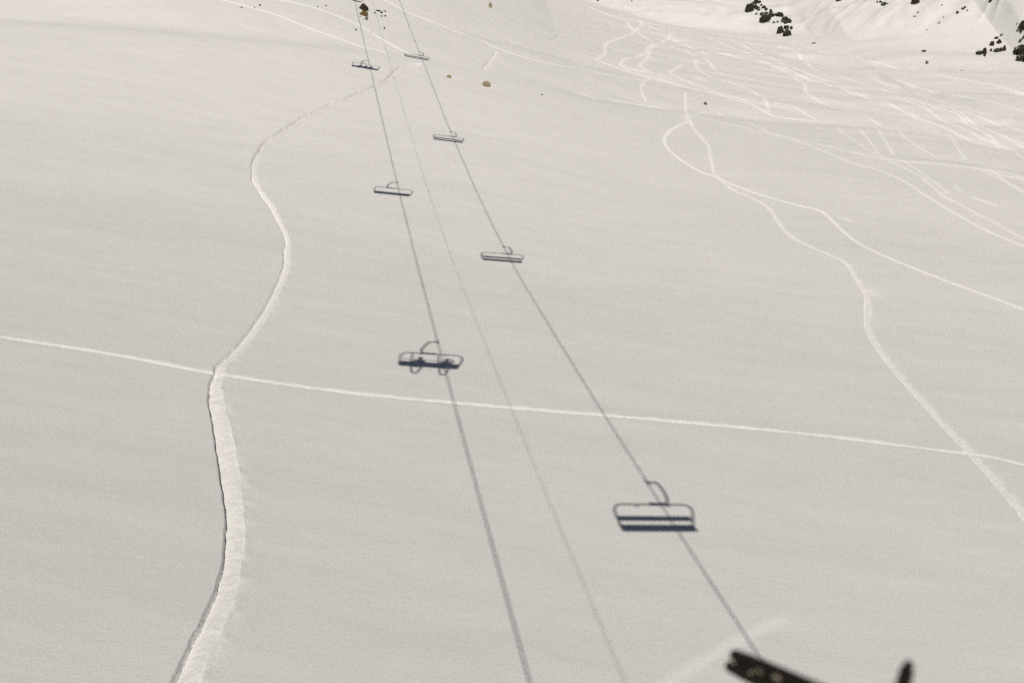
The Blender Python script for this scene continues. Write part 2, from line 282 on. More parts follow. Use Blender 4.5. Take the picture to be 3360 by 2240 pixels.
def snow_material():
    m, nt, b = new_mat('snow')
    L = nt.links.new
    geo = N(nt, 'ShaderNodeNewGeometry')
    pos = geo.outputs['Position']
    at = N(nt, 'ShaderNodeAttribute'); at.attribute_name = 'churn_flare'
    # crust colour: faint, wind drawn variation across the slope
    mp = N(nt, 'ShaderNodeMapping'); mp.inputs['Scale'].default_value = (.25, 1.0, .6)
    L(pos, mp.inputs['Vector'])
    n1 = noise(nt, mp.outputs['Vector'], .55, 7, .62)
    cr = ramp(nt, n1.outputs['Fac'], [(.3, SNOW_A), (.7, SNOW_B)])
    # grain of the crystals
    n2 = noise(nt, pos, 9.0, 5, .85)
    gr = ramp(nt, n2.outputs['Color'], [(.2, (.90, .90, .91, 1)), (.8, (1.0, .995, .985, 1))])
    L(n2.outputs['Fac'], gr.inputs['Fac'])
    mul = N(nt, 'ShaderNodeMixRGB'); mul.blend_type = 'MULTIPLY'; mul.inputs['Fac'].default_value = 1
    L(cr.outputs['Color'], mul.inputs['Color1']); L(gr.outputs['Color'], mul.inputs['Color2'])
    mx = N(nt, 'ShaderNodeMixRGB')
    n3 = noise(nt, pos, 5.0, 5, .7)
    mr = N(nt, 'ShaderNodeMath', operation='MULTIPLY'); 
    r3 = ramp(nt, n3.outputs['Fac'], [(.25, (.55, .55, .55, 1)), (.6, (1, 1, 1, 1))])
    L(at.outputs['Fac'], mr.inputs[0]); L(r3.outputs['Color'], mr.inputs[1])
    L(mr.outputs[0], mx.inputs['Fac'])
    L(mul.outputs['Color'], mx.inputs['Color1']); mx.inputs['Color2'].default_value = SNOW_CHURN_FLARE
    L(mx.outputs['Color'], b.inputs['Base Color'])
    b.inputs['Roughness'].default_value = .75
    b.inputs['Specular IOR Level'].default_value = .15
    # bump: crystals + small clods in the churned snow
    b0 = N(nt, 'ShaderNodeBump'); b0.inputs['Strength'].default_value = .35; b0.inputs['Distance'].default_value = .10
    L(n1.outputs['Fac'], b0.inputs['Height'])
    bp = N(nt, 'ShaderNodeBump'); bp.inputs['Strength'].default_value = .6; bp.inputs['Distance'].default_value = .025
    L(b0.outputs['Normal'], bp.inputs['Normal'])
    L(n2.outputs['Fac'], bp.inputs['Height'])
    bp2 = N(nt, 'ShaderNodeBump'); bp2.inputs['Distance'].default_value = .05
    ms = N(nt, 'ShaderNodeMath', operation='MULTIPLY'); ms.inputs[1].default_value = .6
    L(at.outputs['Fac'], ms.inputs[0]); L(ms.outputs[0], bp2.inputs['Strength'])
    L(n3.outputs['Fac'], bp2.inputs['Height']); L(bp.outputs['Normal'], bp2.inputs['Normal'])
    L(bp2.outputs['Normal'], b.inputs['Normal'])
    return m

def rock_material(name, c0, c1, snowy):
    m, nt, b = new_mat(name)
    L = nt.links.new
    tc = N(nt, 'ShaderNodeTexCoord'); geo = N(nt, 'ShaderNodeNewGeometry')
    n1 = noise(nt, tc.outputs['Object'], 4.0, 8, .7)
    cr = ramp(nt, n1.outputs['Fac'], [(.3, c0), (.72, c1)])
    sep = N(nt, 'ShaderNodeSeparateXYZ'); L(geo.outputs['Normal'], sep.inputs[0])
    n2 = noise(nt, geo.outputs['Position'], 3.0, 6, .7)
    ad = N(nt, 'ShaderNodeMath', operation='MULTIPLY_ADD'); ad.inputs[1].default_value = .9
    L(n2.outputs['Fac'], ad.inputs[0]); L(sep.outputs['Z'], ad.inputs[2])
    sr = ramp(nt, ad.outputs[0], [(0, (0, 0, 0, 1)), (1, (1, 1, 1, 1))])
    mrg = N(nt, 'ShaderNodeMapRange'); mrg.inputs['From Min'].default_value = snowy; mrg.inputs['From Max'].default_value = snowy+.06
    L(ad.outputs[0], mrg.inputs['Value'])
    mx = N(nt, 'ShaderNodeMixRGB'); L(mrg.outputs[0], mx.inputs['Fac'])
    L(cr.outputs['Color'], mx.inputs['Color1']); mx.inputs['Color2'].default_value = SNOW_B
    L(mx.outputs['Color'], b.inputs['Base Color'])
    b.inputs['Roughness'].default_value = .9
    b.inputs['Specular IOR Level'].default_value = .2
    bp = N(nt, 'ShaderNodeBump'); bp.inputs['Strength'].default_value = .8; bp.inputs['Distance'].default_value = .06
    L(n1.outputs['Fac'], bp.inputs['Height']); L(bp.outputs['Normal'], b.inputs['Normal'])
    nt.nodes.remove(sr)
    return m

def plain(name, c, rough=.5, metal=0.0, var=.25, scale=20):
    m, nt, b = new_mat(name)
    tc = N(nt, 'ShaderNodeTexCoord')
    n1 = noise(nt, tc.outputs['Object'], scale, 5, .6)
    lo = tuple(x*(1-var) for x in c)+(1,); hi = tuple(min(1, x*(1+var)) for x in c)+(1,)
    cr = ramp(nt, n1.outputs['Fac'], [(.3, lo), (.7, hi)])
    nt.links.new(cr.outputs['Color'], b.inputs['Base Color'])
    b.inputs['Roughness'].default_value = rough; b.inputs['Metallic'].default_value = metal
    return m

SNOW_A = (.71, .70, .685, 1); SNOW_B = (.765, .755, .74, 1); SNOW_CHURN_FLARE = (.915, .905, .89, 1)
M_SNOW = snow_material()
M_ROCK = {'dark': rock_material('dark_rock', (.012, .009, .006, 1), (.05, .037, .022, 1), 1.36),
          'brown': rock_material('rust_rock', (.03, .018, .008, 1), (.20, .12, .045, 1), 1.25),
          'olive': rock_material('lichen_rock', (.03, .03, .016, 1), (.17, .16, .085, 1), 1.3),
          'tan': rock_material('tan_rock', (.13, .105, .055, 1), (.40, .34, .21, 1), 1.35),
          'outcrop': rock_material('crag_rock', (.010, .009, .006, 1), (.045, .038, .022, 1), 1.22)}
M_STEEL = plain('galvanised_steel', (.30, .31, .32), .45, .8)
M_ROPE = plain('wire_rope', (.07, .07, .07), .5, .7)
M_CABLE = plain('cable_sheath', (.03, .03, .03), .6)
M_PAD = plain('seat_padding', (.03, .035, .05), .7)
M_JACKET = plain('ski_jacket', (.05, .07, .16), .8)
M_HELMET = plain('helmet_shell', (.05, .05, .05), .35)
M_SKIN = plain('face_skin', (.55, .36, .27), .55, var=.08)
M_POLE = plain('pole_shaft', (.018, .013, .008), .8, var=.4, scale=30)
M_POLE.node_tree.nodes['Principled BSDF'].inputs['Specular IOR Level'].default_value = .12
M_SCUFF = plain('scuffed_paint', (.34, .27, .19), .6, var=.3, scale=60)
M_GRIP = plain('pole_grip', (.012, .012, .012), .8)

# ------------------------------------------------------------------ ground shape
def vnoise(x, y, seed):
    tab = np.random.default_rng(seed).random((256, 256))*2-1
    xi = np.floor(x).astype(int); yi = np.floor(y).astype(int)
    fx = x-xi; fy = y-yi
    fx = fx*fx*fx*(fx*(fx*6-15)+10); fy = fy*fy*fy*(fy*(fy*6-15)+10)
    a = tab[xi & 255, yi & 255]; b = tab[(xi+1) & 255, yi & 255]
    c = tab[xi & 255, (yi+1) & 255]; d = tab[(xi+1) & 255, (yi+1) & 255]
    return (a*(1-fx)+b*fx)*(1-fy)+(c*(1-fx)+d*fx)*fy

# ---- ground shape (shared text) ----
POLY=[(i,j) for i in range(5) for j in range(5) if i+j<=4]
COEF=[-4.00221,17.94611,9.94376,0.17854,-3.6317,-6.71161,-3.03818,-4.89299,1.45756,0.66118,-0.01311,-0.00749,-0.00433,0.00922,-0.00657]
def poly(x,y):
    u=x/40.;v=(y-75)/75.
    return sum(c*u**i*v**j for c,(i,j) in zip(COEF,POLY))
def poly_dx(x,y):
    u=x/40.;v=(y-75)/75.
    return sum(c*i*u**(i-1)*v**j for c,(i,j) in zip(COEF,POLY) if i)/40.
def poly_dy(x,y):
    u=x/40.;v=(y-75)/75.
    return sum(c*u**i*j*v**(j-1) for c,(i,j) in zip(COEF,POLY) if j)/75.
CREST=[[-59.5,119.99],[-52.38,119.79],[-45.48,120.18],[-38.66,120.94],[-32.0,122.71],[-25.48,126.31],[-19.74,130.4],[-11.04,132.55],[-3.24,136.07],[8.57,140.74],[19.75,147.07],[26.6,152.97],[34.91,154.35],[50.26,158.11],[57.62,158.73],[66.66,156.52],[70.27,153.81],[73.67,145.68]]
RIDGE=[[60.77,269.91],[68.69,263.3],[73.22,246.6],[77.44,232.57],[85.38,217.3],[91.41,201.68],[94.35,188.02]]
FOOT=[[22.62,306.76],[33.05,296.88],[44.51,283.9],[56.55,279.58],[65.84,277.81],[71.59,272.35],[77.5,268.44],[83.18,253.23],[92.58,245.58],[101.81,241.5],[110.63,237.27],[113.58,227.48]]
ROLLS=[[0.9,3.0,1.2,[[77.83,194.54],[79.23,186.95],[81.41,175.56],[83.58,165.92]]],[0.95,3.0,1.2,[[67.57,158.4],[68.63,157.19],[69.85,149.93],[74.94,148.16]]],[0.6,2.6,1.0,[[54.21,136.35],[57.52,135.75],[61.99,134.83],[65.86,129.85]]],[0.95,3.5,1.5,[[62.0,237.19],[68.79,226.78],[72.97,218.88],[77.18,209.01],[78.75,194.23]]],[0.75,3.0,1.2,[[37.68,244.46],[44.6,231.11],[52.1,218.97],[57.42,200.63],[63.9,191.09]]],[0.6,3.0,1.2,[[-5.61,157.69],[0.97,163.79],[8.63,170.88],[19.44,176.44],[29.34,172.47]]],[0.5,8.0,4.0,[[-45.59,87.44],[-43.94,87.27],[-37.72,87.94],[-30.83,88.47],[-23.75,89.66]]],[0.3,5.0,2.0,[[-58.59,115.04],[-57.03,114.62],[-51.71,114.07],[-45.8,113.58]]],[0.34,8.0,4.0,[[-35.77,67.87],[-34.33,67.42],[-28.38,67.73],[-22.78,66.83]]],[0.28,5.0,2.5,[[21.34,105.19],[29.93,107.37],[35.89,105.58],[40.77,101.56]]]]
def line(tab,x):
    t=np.asarray(tab,float)
    m0=(t[1,1]-t[0,1])/(t[1,0]-t[0,0]);m1=(t[-1,1]-t[-2,1])/(t[-1,0]-t[-2,0])
    r=np.interp(x,t[:,0],t[:,1])
    r=np.where(x<t[0,0],t[0,1]+m0*(x-t[0,0])*.5,r)
    return np.where(x>t[-1,0],t[-1,1]+m1*(x-t[-1,0])*.5,r)
def sp(s,w):  # soft ramp
    return w*np.logaddexp(0,s/w)
def ground(x,y,feat=3):
    x=np.asarray(x,float);y=np.asarray(y,float)
    xc=np.where(x>10,10+35*(1-np.exp(-np.maximum(x-10,0)/35.)),np.where(x<-30,-30-22*(1-np.exp(np.minimum(x+30,0)/22.)),x))
    if CREST is not None: top=np.minimum(152.,line(CREST,x)+10.)
    else: top=152.+0*x
    yc=np.clip(y,10,top)
    yc=np.minimum(np.maximum(y,10),top)
    z=poly(xc,yc)
    g=np.clip(poly_dy(xc,yc),-.2,.5)
    gu=np.where(y>top,np.maximum(g,.29),g)
    z=z+gu*(y-yc)
    if feat>=1 and CREST is not None:
        s=y-line(CREST,x)
        a=np.interp(x,[-70,-40,-12,2,14,60,90],[.6,.6,.16,.14,.65,.7,.5])
        q=sp(s,1.1)/2.6
        z=z-a*q*np.exp(1-q)*(1-.0*x)
    if feat>=2 and RIDGE is not None:
        s=y-line(RIDGE,x)
        a=np.interp(x,[20,45,70,140,220],[0,.5,1.3,2.2,2.2])
        q=sp(s,1.6)/5.
        z=z-a*q*np.exp(1-q)
    if feat>=3 and FOOT is not None:
        s=y-line(FOOT,x)
        z=z+.13*sp(s,2.)
        q=sp(s+1.5,1.8)/4.
        z=z-np.interp(x,[10,25,75,95,110],[1.3,1.3,1.1,.3,.0])*q*np.exp(1-q)
        z=z+.45*sp(x-92.,20.)*(1/(1+np.exp(-s/8.)))
    if feat<3: return z
    for a,L,soft,tab in (ROLLS or ()):
        x0,x1=min(p[0] for p in tab),max(p[0] for p in tab)
        wt=np.clip((x-x0+6)/8.,0,1)*np.clip((x1+6-x)/8.,0,1)
        q=sp(y-line(tab,x),soft)/L
        z=z-a*wt*q*np.exp(1-np.minimum(q,60))
    # hillside out of view, shaped to drop away and cut bounce into shadows
    z=z-.16*sp(-60.-x,10.)-.12*sp(-y,10.)
    r=np.hypot(x-25,y-160)
    z=z-(.5+.5*(x>0)*np.clip((y-100)/50.,0,1))*sp(r-260.,14.)*np.clip((r-210)/60.,0,1)
    return np.maximum(z,-90.)


def surface(x, y):
    x = np.asarray(x, float); y = np.asarray(y, float)
    z = ground(x, y)
    # long wind rolls lying across the slope
    w = np.clip((y-15)/25., 0, 1)
    z = z + w*(.16*vnoise(x/46.+3.1, y/15.+.12*x/15., 1) + .05*vnoise(x/21., y/6.+.2*x/6., 2))
    z = z + 0.006*vnoise(x/14.+y/30., y/2.4+.16*x/2.4, 3) + .004*vnoise(x/2.2, y/.75+.2*x/.75, 4)
    # rougher rolls on the far right hand side
    k = np.clip((x-10)/30., 0, 1)*np.clip((y-line(CREST, x)+5)/20., 0, 1)
    z = z + k*(.42*vnoise(x/26.+9, (y+.45*x)/9., 5) + 0.2*vnoise(x/11.+9, (y+.4*x)/3.6, 6))
    # gullies on the mountain side
    s = y-line(FOOT, x)
    f = np.clip(s/6., 0, 1)
    left = 1/(1+np.exp((x-86)/11.))
    g1 = 1-np.abs(vnoise((x+1.6*y)/9., (y-.4*x)/40., 7)); g2 = 1-np.abs(vnoise((x-1.6*y)/6.5, (y+.6*x)/40., 8))
    z = z + f*(left*(.75*g1)+(1-left)*(.8*g2)) + f*.25*vnoise(x/2.6, y/4., 9)
    return z

# ------------------------------------------------------------------ snow slope: one sheet out to beyond everything in view
DT = .00078; DR = .0022; DR2 = .0012
fine = np.arange(-math.radians(31.5), math.radians(31.5), DT)
side = math.radians(31.5)+np.cumsum(np.geomspace(DT*3, math.radians(5), 90))
side = side[side < math.pi-.02]
TH = np.concatenate([-side[::-1], fine, side])
RR = np.concatenate([[.02], np.geomspace(.6, 15.5, 34)[:-1], 16*np.exp(np.arange(0, math.log(100/16.), DR)), 100*np.exp(np.arange(0, math.log(350/100.), DR2)), np.geomspace(353, 1100, 60)])
I0 = len(side); J0 = 34
nT, nR = len(TH), len(RR)
GX = np.sin(TH)[:, None]*RR[None, :]; GY = np.cos(TH)[:, None]*RR[None, :]
GZ = surface(GX, GY)
CH = np.zeros_like(GZ)

def resample(pts, step):
    P = np.array(smooth_path([(a, b, 0) for a, b in pts], 12))[:, :2]
    d = np.concatenate([[0], np.cumsum(np.hypot(*np.diff(P, axis=0).T))])
    s = np.arange(0, d[-1], step)
    return np.c_[np.interp(s, d, P[:, 0]), np.interp(s, d, P[:, 1])], s, d[-1]

for ti, (w_, dep, ch, pts) in enumerate(TRACKS_FLARE):
    ch_ = ch; dep_ = dep
    if isinstance(dep, list): dep = dep[-1]
    w = max(w_) if isinstance(w_, list) else w_
    rm = math.hypot(*pts[len(pts)//2])
    step = max(.05, .0016*rm)
    S, sl, total = resample(pts, step)
    if len(S) < 3: continue
    Tn = np.gradient(S, axis=0); Tn /= np.linalg.norm(Tn, axis=1)[:, None]
    Nn = np.c_[-Tn[:, 1], Tn[:, 0]]
    sgn = np.sign(Nn[:, 0]*1.0+Nn[:, 1]*.75); Nn *= sgn[:, None]
    th = np.arctan2(S[:, 0], S[:, 1]); r = np.hypot(S[:, 0], S[:, 1])
    ok = (np.abs(th) < math.radians(31)) & (r > 17) & (r < 345)
    if ok.sum() < 3: continue
    R = w*2.0+.1
    ii = np.round((th-fine[0])/DT).astype(int)+I0
    jj = np.searchsorted(RR, r)
    hi_ = np.ceil(R/(r*DT)).astype(int); hj_ = np.ceil(R/(r*np.where(r < 100, DR, DR2))).astype(int)+1
    a0, a1 = max(0, (ii-hi_)[ok].min()), min(nT, (ii+hi_)[ok].max()+1)
    b0, b1 = max(J0, (jj-hj_)[ok].min()), min(nR, (jj+hj_)[ok].max()+1)
    best = np.full((a1-a0, b1-b0), 1e9); sd = np.zeros_like(best); al = np.zeros_like(best)
    for q in np.nonzero(ok)[0]:
        u0, u1 = max(a0, ii[q]-hi_[q]), min(a1, ii[q]+hi_[q]+1)
        v0, v1 = max(b0, jj[q]-hj_[q]), min(b1, jj[q]+hj_[q]+1)
        dx = GX[u0:u1, v0:v1]-S[q, 0]; dy = GY[u0:u1, v0:v1]-S[q, 1]
        d2 = dx*dx+dy*dy
        blk = best[u0-a0:u1-a0, v0-b0:v1-b0]
        mk = d2 < blk
        if mk.any():
            blk[mk] = d2[mk]
            sd[u0-a0:u1-a0, v0-b0:v1-b0][mk] = (dx*Nn[q, 0]+dy*Nn[q, 1])[mk]
            al[u0-a0:u1-a0, v0-b0:v1-b0][mk] = sl[q]
    dist = np.sqrt(best)
    sd = np.sign(sd)*dist
    near = dist < R
    x = GX[a0:a1, b0:b1]; y = GY[a0:a1, b0:b1]
    # wandering width, fading ends
    if isinstance(w_, list): w = np.interp(al/total, np.linspace(0, 1, len(w_)), w_)
    if isinstance(dep_, list): dep = np.interp(al/total, np.linspace(0, 1, len(dep_)), dep_)
    if isinstance(ch_, list): ch = np.interp(al/total, np.linspace(0, 1, len(ch_)), ch_)
    wob = .5*w*(1+.16*vnoise(al/2.3+ti*7.7, 0*al+ti, 21)+.08*vnoise(al/.6+ti*3.3, 0*al, 22))
    end = np.clip(np.minimum(al, total-al)/(w*2+.4), 0, 1) if not isinstance(dep_, list) and dep_ < .05 else np.clip(np.minimum(al, total-al)/(w*.8)+.35, 0, 1)
    t = (sd/wob+1)*.5
    rough = .45*vnoise(x/.16, y/.16, 23)+.55*vnoise(x/.38, y/.38, 24)
    if not isinstance(dep_, list) and dep_ < .05:      # trampled patch, or smooth and flat for the painted flare streak
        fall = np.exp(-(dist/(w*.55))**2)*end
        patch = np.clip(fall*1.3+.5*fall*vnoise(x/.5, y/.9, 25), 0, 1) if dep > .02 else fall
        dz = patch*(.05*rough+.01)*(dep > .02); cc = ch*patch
    else:
        cell = np.hypot(x, y)*DT
        cut = np.clip((sd+wob)/np.maximum(.04, 1.5*cell), 0, 1)
        floor_ = -dep*np.clip(1-.97*np.clip(t, 0, 1), 0, 1)**1.7*cut*(t <= 1)
        lump = (.016*ch*(np.minimum(dep, .28)/.2))*rough*((t > 0) & (t < 1))
        spill = np.exp(-np.maximum(sd-wob, 0)/(.32*w))*(sd > wob)
        ragged = np.clip(.5+1.3*vnoise(al/.45+ti, sd/.3, 26), 0, 1.6) if rm < 95 else .6+0*al
        berm = spill*(.04+.15*ragged)*np.minimum(dep, .28)*(.3+.7*ch)
        lip = -.0*dist
        dz = (floor_+lump+berm+lip)*end
        cc = ch*end*np.clip(1.25*np.exp(-(dist/(.48*w))**2), 0, 1) if (rm > 95 and not isinstance(w_, list)) else ch*end*np.where((t > .02) & (t < 1), np.clip(.75+.3*rough, 0, 1), spill*np.clip(ragged*.8, 0, 1)*(sd > 0))
    GZ[a0:a1, b0:b1] += np.where(near, dz, 0)
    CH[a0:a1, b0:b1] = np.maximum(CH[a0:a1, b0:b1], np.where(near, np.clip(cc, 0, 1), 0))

# stray clods kicked out beside the tracks are left to the mesh roughness above
co = np.stack([GX, GY, GZ], -1).reshape(-1, 3)
idx = np.arange(nT*nR).reshape(nT, nR)
q = np.stack([idx[:-1, :-1], idx[:-1, 1:], idx[1:, 1:], idx[1:, :-1]], -1).reshape(-1, 4)
qb = np.stack([idx[-1, :-1], idx[-1, 1:], idx[0, 1:], idx[0, :-1]], -1)
q = np.concatenate([q, qb])[:, ::-1]
me = bpy.data.meshes.new('snow_slope')
me.vertices.add(len(co)); me.vertices.foreach_set('co', co.ravel().astype(np.float32))
me.loops.add(len(q)*4); me.loops.foreach_set('vertex_index', q.ravel().astype(np.int32))
me.polygons.add(len(q))
me.polygons.foreach_set('loop_start', np.arange(0, len(q)*4, 4, dtype=np.int32))
me.polygons.foreach_set('use_smooth', np.ones(len(q), dtype=bool))
me.update(calc_edges=True)
att = me.attributes.new('churn_flare', 'FLOAT', 'POINT'); att.data.foreach_set('value', CH.ravel().astype(np.float32))
me.materials.append(M_SNOW)
if me.polygons[len(q)//2].normal.z < 0: me.flip_normals()
slope = bpy.data.objects.new('snow_slope', me); COL.objects.link(slope)
tag(slope, 'wide snow slope crossed by ski tracks and rising to a mountain side', 'snow', kind='structure')
del co, q

def zs(x, y): return float(surface(np.array([x]), np.array([y]))[0])

# ------------------------------------------------------------------ rocks
from mathutils import noise as mnoise
def rock_bm(bm, c, w, h, seed, sub=3):
    """a craggy stone about w wide and h high, a third sunk in the snow"""
    r = bmesh.ops.create_icosphere(bm, subdivisions=sub, radius=1.0)
    rs = random.Random(seed)
    off = Vector((rs.uniform(-50, 50), rs.uniform(-50, 50), rs.uniform(-50, 50)))
    rot = Matrix.Rotation(rs.uniform(0, 6.28), 3, 'Z')
    sy = rs.uniform(.6, .9)
    for v in r['verts']:
        p = v.co.copy()
        k = mnoise.noise(p*1.3+off)*.42+mnoise.noise(p*3.1+off)*.22+mnoise.noise(p*7.+off)*.10
        cell = mnoise.cell(p*1.7+off)*.10
        p = p*(1+k+cell)
        p = rot @ p
        v.co = Vector((p.x*w*.5+c[0], p.y*w*.5*sy+c[1], p.z*h*.72+c[2]+h*.2))

for n, rk in enumerate(ROCKS):
    x, y, w, h, kind, lab, grp = rk[:7]
    chunks = rk[7] if len(rk) > 7 else None
    z = zs(x, y)
    if chunks:
        o = empty('rock_outcrop', (x, y, z))
        for i, (cx, cy, cw, chh) in enumerate(chunks):
            bm = bmesh.new()
            rock_bm(bm, (cx-x, cy-y, zs(cx, cy)-z), cw*1.05, chh*1.05, n*31+i)
            rs = random.Random(n*77+i)
            for q_ in range(7):   # splinters leaning against every block
                a = rs.uniform(0, 6.28); d = cw*rs.uniform(.3, .5)
                px_, py_ = cx+math.cos(a)*d, cy+math.sin(a)*d*.8
                s_ = cw*rs.uniform(.14, .3)
                rock_bm(bm, (px_-x, py_-y, zs(px_, py_)-z), s_, s_*.8, n*131+i*17+q_, 2)
            obj('rock_block', bm, M_ROCK[kind], o)
    else:
        bm = bmesh.new()
        rock_bm(bm, (0, 0, 0), w, max(h, .12), n*31, 3 if w > .4 else 2)
        if w > .5:
            rs = random.Random(n)
            for q_ in range(4):
                a = rs.uniform(0, 6.28); d = w*rs.uniform(.3, .42); s_ = w*rs.uniform(.1, .3)
                px_, py_ = x+math.cos(a)*d, y+math.sin(a)*d*.6
                rock_bm(bm, (px_-x, py_-y, zs(px_, py_)-z), s_, s_*.6, n*131+q_, 2)
        o = obj('rock', bm, M_ROCK[kind]); o.location = (x, y, z)
    tag(o, lab, 'outcrop' if chunks else 'rock', grp)

# ------------------------------------------------------------------ chairlift
HEAD = -math.atan(ROPE_A)          # heading of the line, to the left of straight ahead
def rope_pt(side_, k):
    x0, z0 = ROPES[side_]
    zz = z0+ROPE_M*min(k, 152.)+max(0, k-152.)*.46
    return Vector((x0+ROPE_A*k, k, zz))
def rope_bm(side_, rad):
    bm = bmesh.new()
    ks = list(np.linspace(-70, 320, 131))
    add_tube(bm, [rope_pt(side_, k) for k in ks], rad, 8)
    return bm
LINE = 'ropes and cable of the chairlift'
tag(obj('haul_rope', rope_bm('L', .03), M_ROPE), 'steel haul rope carrying the occupied uphill chairs, left one of two', 'haul rope', LINE)
tag(obj('haul_rope', rope_bm('R', .03), M_ROPE), 'steel haul rope carrying the empty downhill chairs, right one of two', 'haul rope', LINE)
tag(obj('signal_cable', rope_bm('M', .0105), M_CABLE), 'thin signal cable strung midway between the two haul ropes', 'cable', LINE)

H = CHAIR_H
def make_chair(restraint):
    t = empty('lift_chair', (0, 0, 0))
    bm = bmesh.new()
    add_box(bm, (0, 0, -.01), (.12, .5, .13), .03); add_tube(bm, [(0, -.32, 0), (0, .32, 0)], .05, 10)
    obj('grip', bm, M_STEEL, t)
    bm = bmesh.new()
    add_tube(bm, [(.03, 0, -.03), (-.2, 0, -.03), (-.40, 0, -.03)]+smooth_path([(-.42, 0, -.05), (-.53, 0, -.42), (-.63, 0, -.95), (-.66, 0, -1.45), (-.58, 0, -H+1.82)]), .060, 12)
    obj('hanger_arm', bm, M_STEEL, t, True)
    top = -H+1.78
    half = [(0, -.02, top), (.9, -.02, top), (1.28, -.03, top-.01), (1.50, -.05, top-.16), (1.575, -.08, top-.45), (1.56, -.12, top-.85), (1.50, -.16, top-1.25), (1.45, -.2, -H+.14), (1.43, -.2, -H-.02)]
    path = [(-x, y, z) for x, y, z in half[:0:-1]]+half
    bm = bmesh.new(); add_tube(bm, smooth_path(path, 6), .05, 10)
    obj('frame', bm, M_STEEL, t, True)
    bm = bmesh.new(); add_box(bm, (-.24, -.02, top+.03), (.80, .16, .17), .03)
    obj('cross_beam', bm, M_STEEL, t)
    for sx_ in (-.62, .66):
        bm = bmesh.new(); add_box(bm, (sx_, .0, top-.1), (.07, .1, .2), .02)
        obj('pivot_bracket', bm, M_STEEL, t)
    bm = bmesh.new(); add_box(bm, (0, -.27, -H+.50), (2.90, .09, .34), .035)
    b = obj('backrest', bm, M_PAD, t, True)
    bm = bmesh.new(); add_box(bm, (0, 0, -H+.01), (2.96, .56, .11), .04)
    obj('seat', bm, M_PAD, t, True)
    if restraint:
        bm = bmesh.new()
        for x0_ in (-1.08, .26):
            if x0_ > 0: add_tube(bm, [(-1.3, .5, top-1.40), (1.3, .5, top-1.40)], .03, 8)
            add_tube(bm, smooth_path([(x0_, 0, top-.05), (x0_+.1, .12, top-.5), (x0_+.22, .38, top-1.05), (x0_+.24, .5, top-1.40)]), .04, 8)
        rb = obj('restraint_bar', bm, M_STEEL, t, True)
        for x0_ in (-.50, .88):
            bm = bmesh.new()
            add_tube(bm, smooth_path([(x0_-.32, .5, top-1.40), (x0_-.28, .30, top-2.0), (x0_-.14, .08, top-2.8), (x0_, .04, top-2.98), (x0_+.14, .08, top-2.8), (x0_+.28, .30, top-2.0), (x0_+.32, .5, top-1.40)]), .05, 8)
            obj('footrest', bm, M_STEEL, rb, True)
    return t

SWING = math.radians(2.0)
CG = 'chairs hanging from the chairlift ropes'
first = make_chair(True)
bare = make_chair(False)
def put(o, side_, k, label, swing=0.0):
    o.location = rope_pt(side_, k)
    o.rotation_euler = (0, swing, HEAD+(math.pi if side_ == 'R' else 0))
    tag(o, label, 'lift chair', CG)
    return o
put(first, 'L', KL[0], 'uphill lift chair with two people and lowered bar, nearest ahead of the camera', SWING)
put(bare, 'L', KL[1], 'empty uphill lift chair, next beyond the chair with two people')
put(copy_tree(bare), 'L', KL[2], 'uphill lift chair with three people side by side')
put(copy_tree(bare), 'L', KL[3], 'empty uphill lift chair, farthest along the left rope')
for k, lab in zip(KR, ('empty downhill lift chair, nearest on the right rope', 'empty downhill lift chair, second on the right rope', 'empty downhill lift chair, third on the right rope', 'empty downhill lift chair, farthest on the right rope')):
    put(copy_tree(bare), 'R', k, lab)
own = put(copy_tree(bare), 'L', -1.2, 'lift chair the picture is taken from, on the left rope')

# ------------------------------------------------------------------ people riding the chairs
def skin_mesh(name, verts, edges, radii, root):
    me = bpy.data.meshes.new(name); me.from_pydata(verts, edges, [])
    o = bpy.data.objects.new(name, me); COL.objects.link(o)
    md = o.modifiers.new('skin', 'SKIN')
    for v, r in zip(me.skin_vertices[0].data, radii): v.radius = (r, r)
    me.skin_vertices[0].data[root].use_root = True
    sb = o.modifiers.new('sub', 'SUBSURF'); sb.levels = 2; sb.render_levels = 2
    dg = bpy.context.evaluated_depsgraph_get(); dg.update()
    m2 = bpy.data.meshes.new_from_object(o.evaluated_get(dg))
    bpy.data.objects.remove(o); bpy.data.meshes.remove(me)
    m2.name = name
    for p in m2.polygons: p.use_smooth = True
    return m2

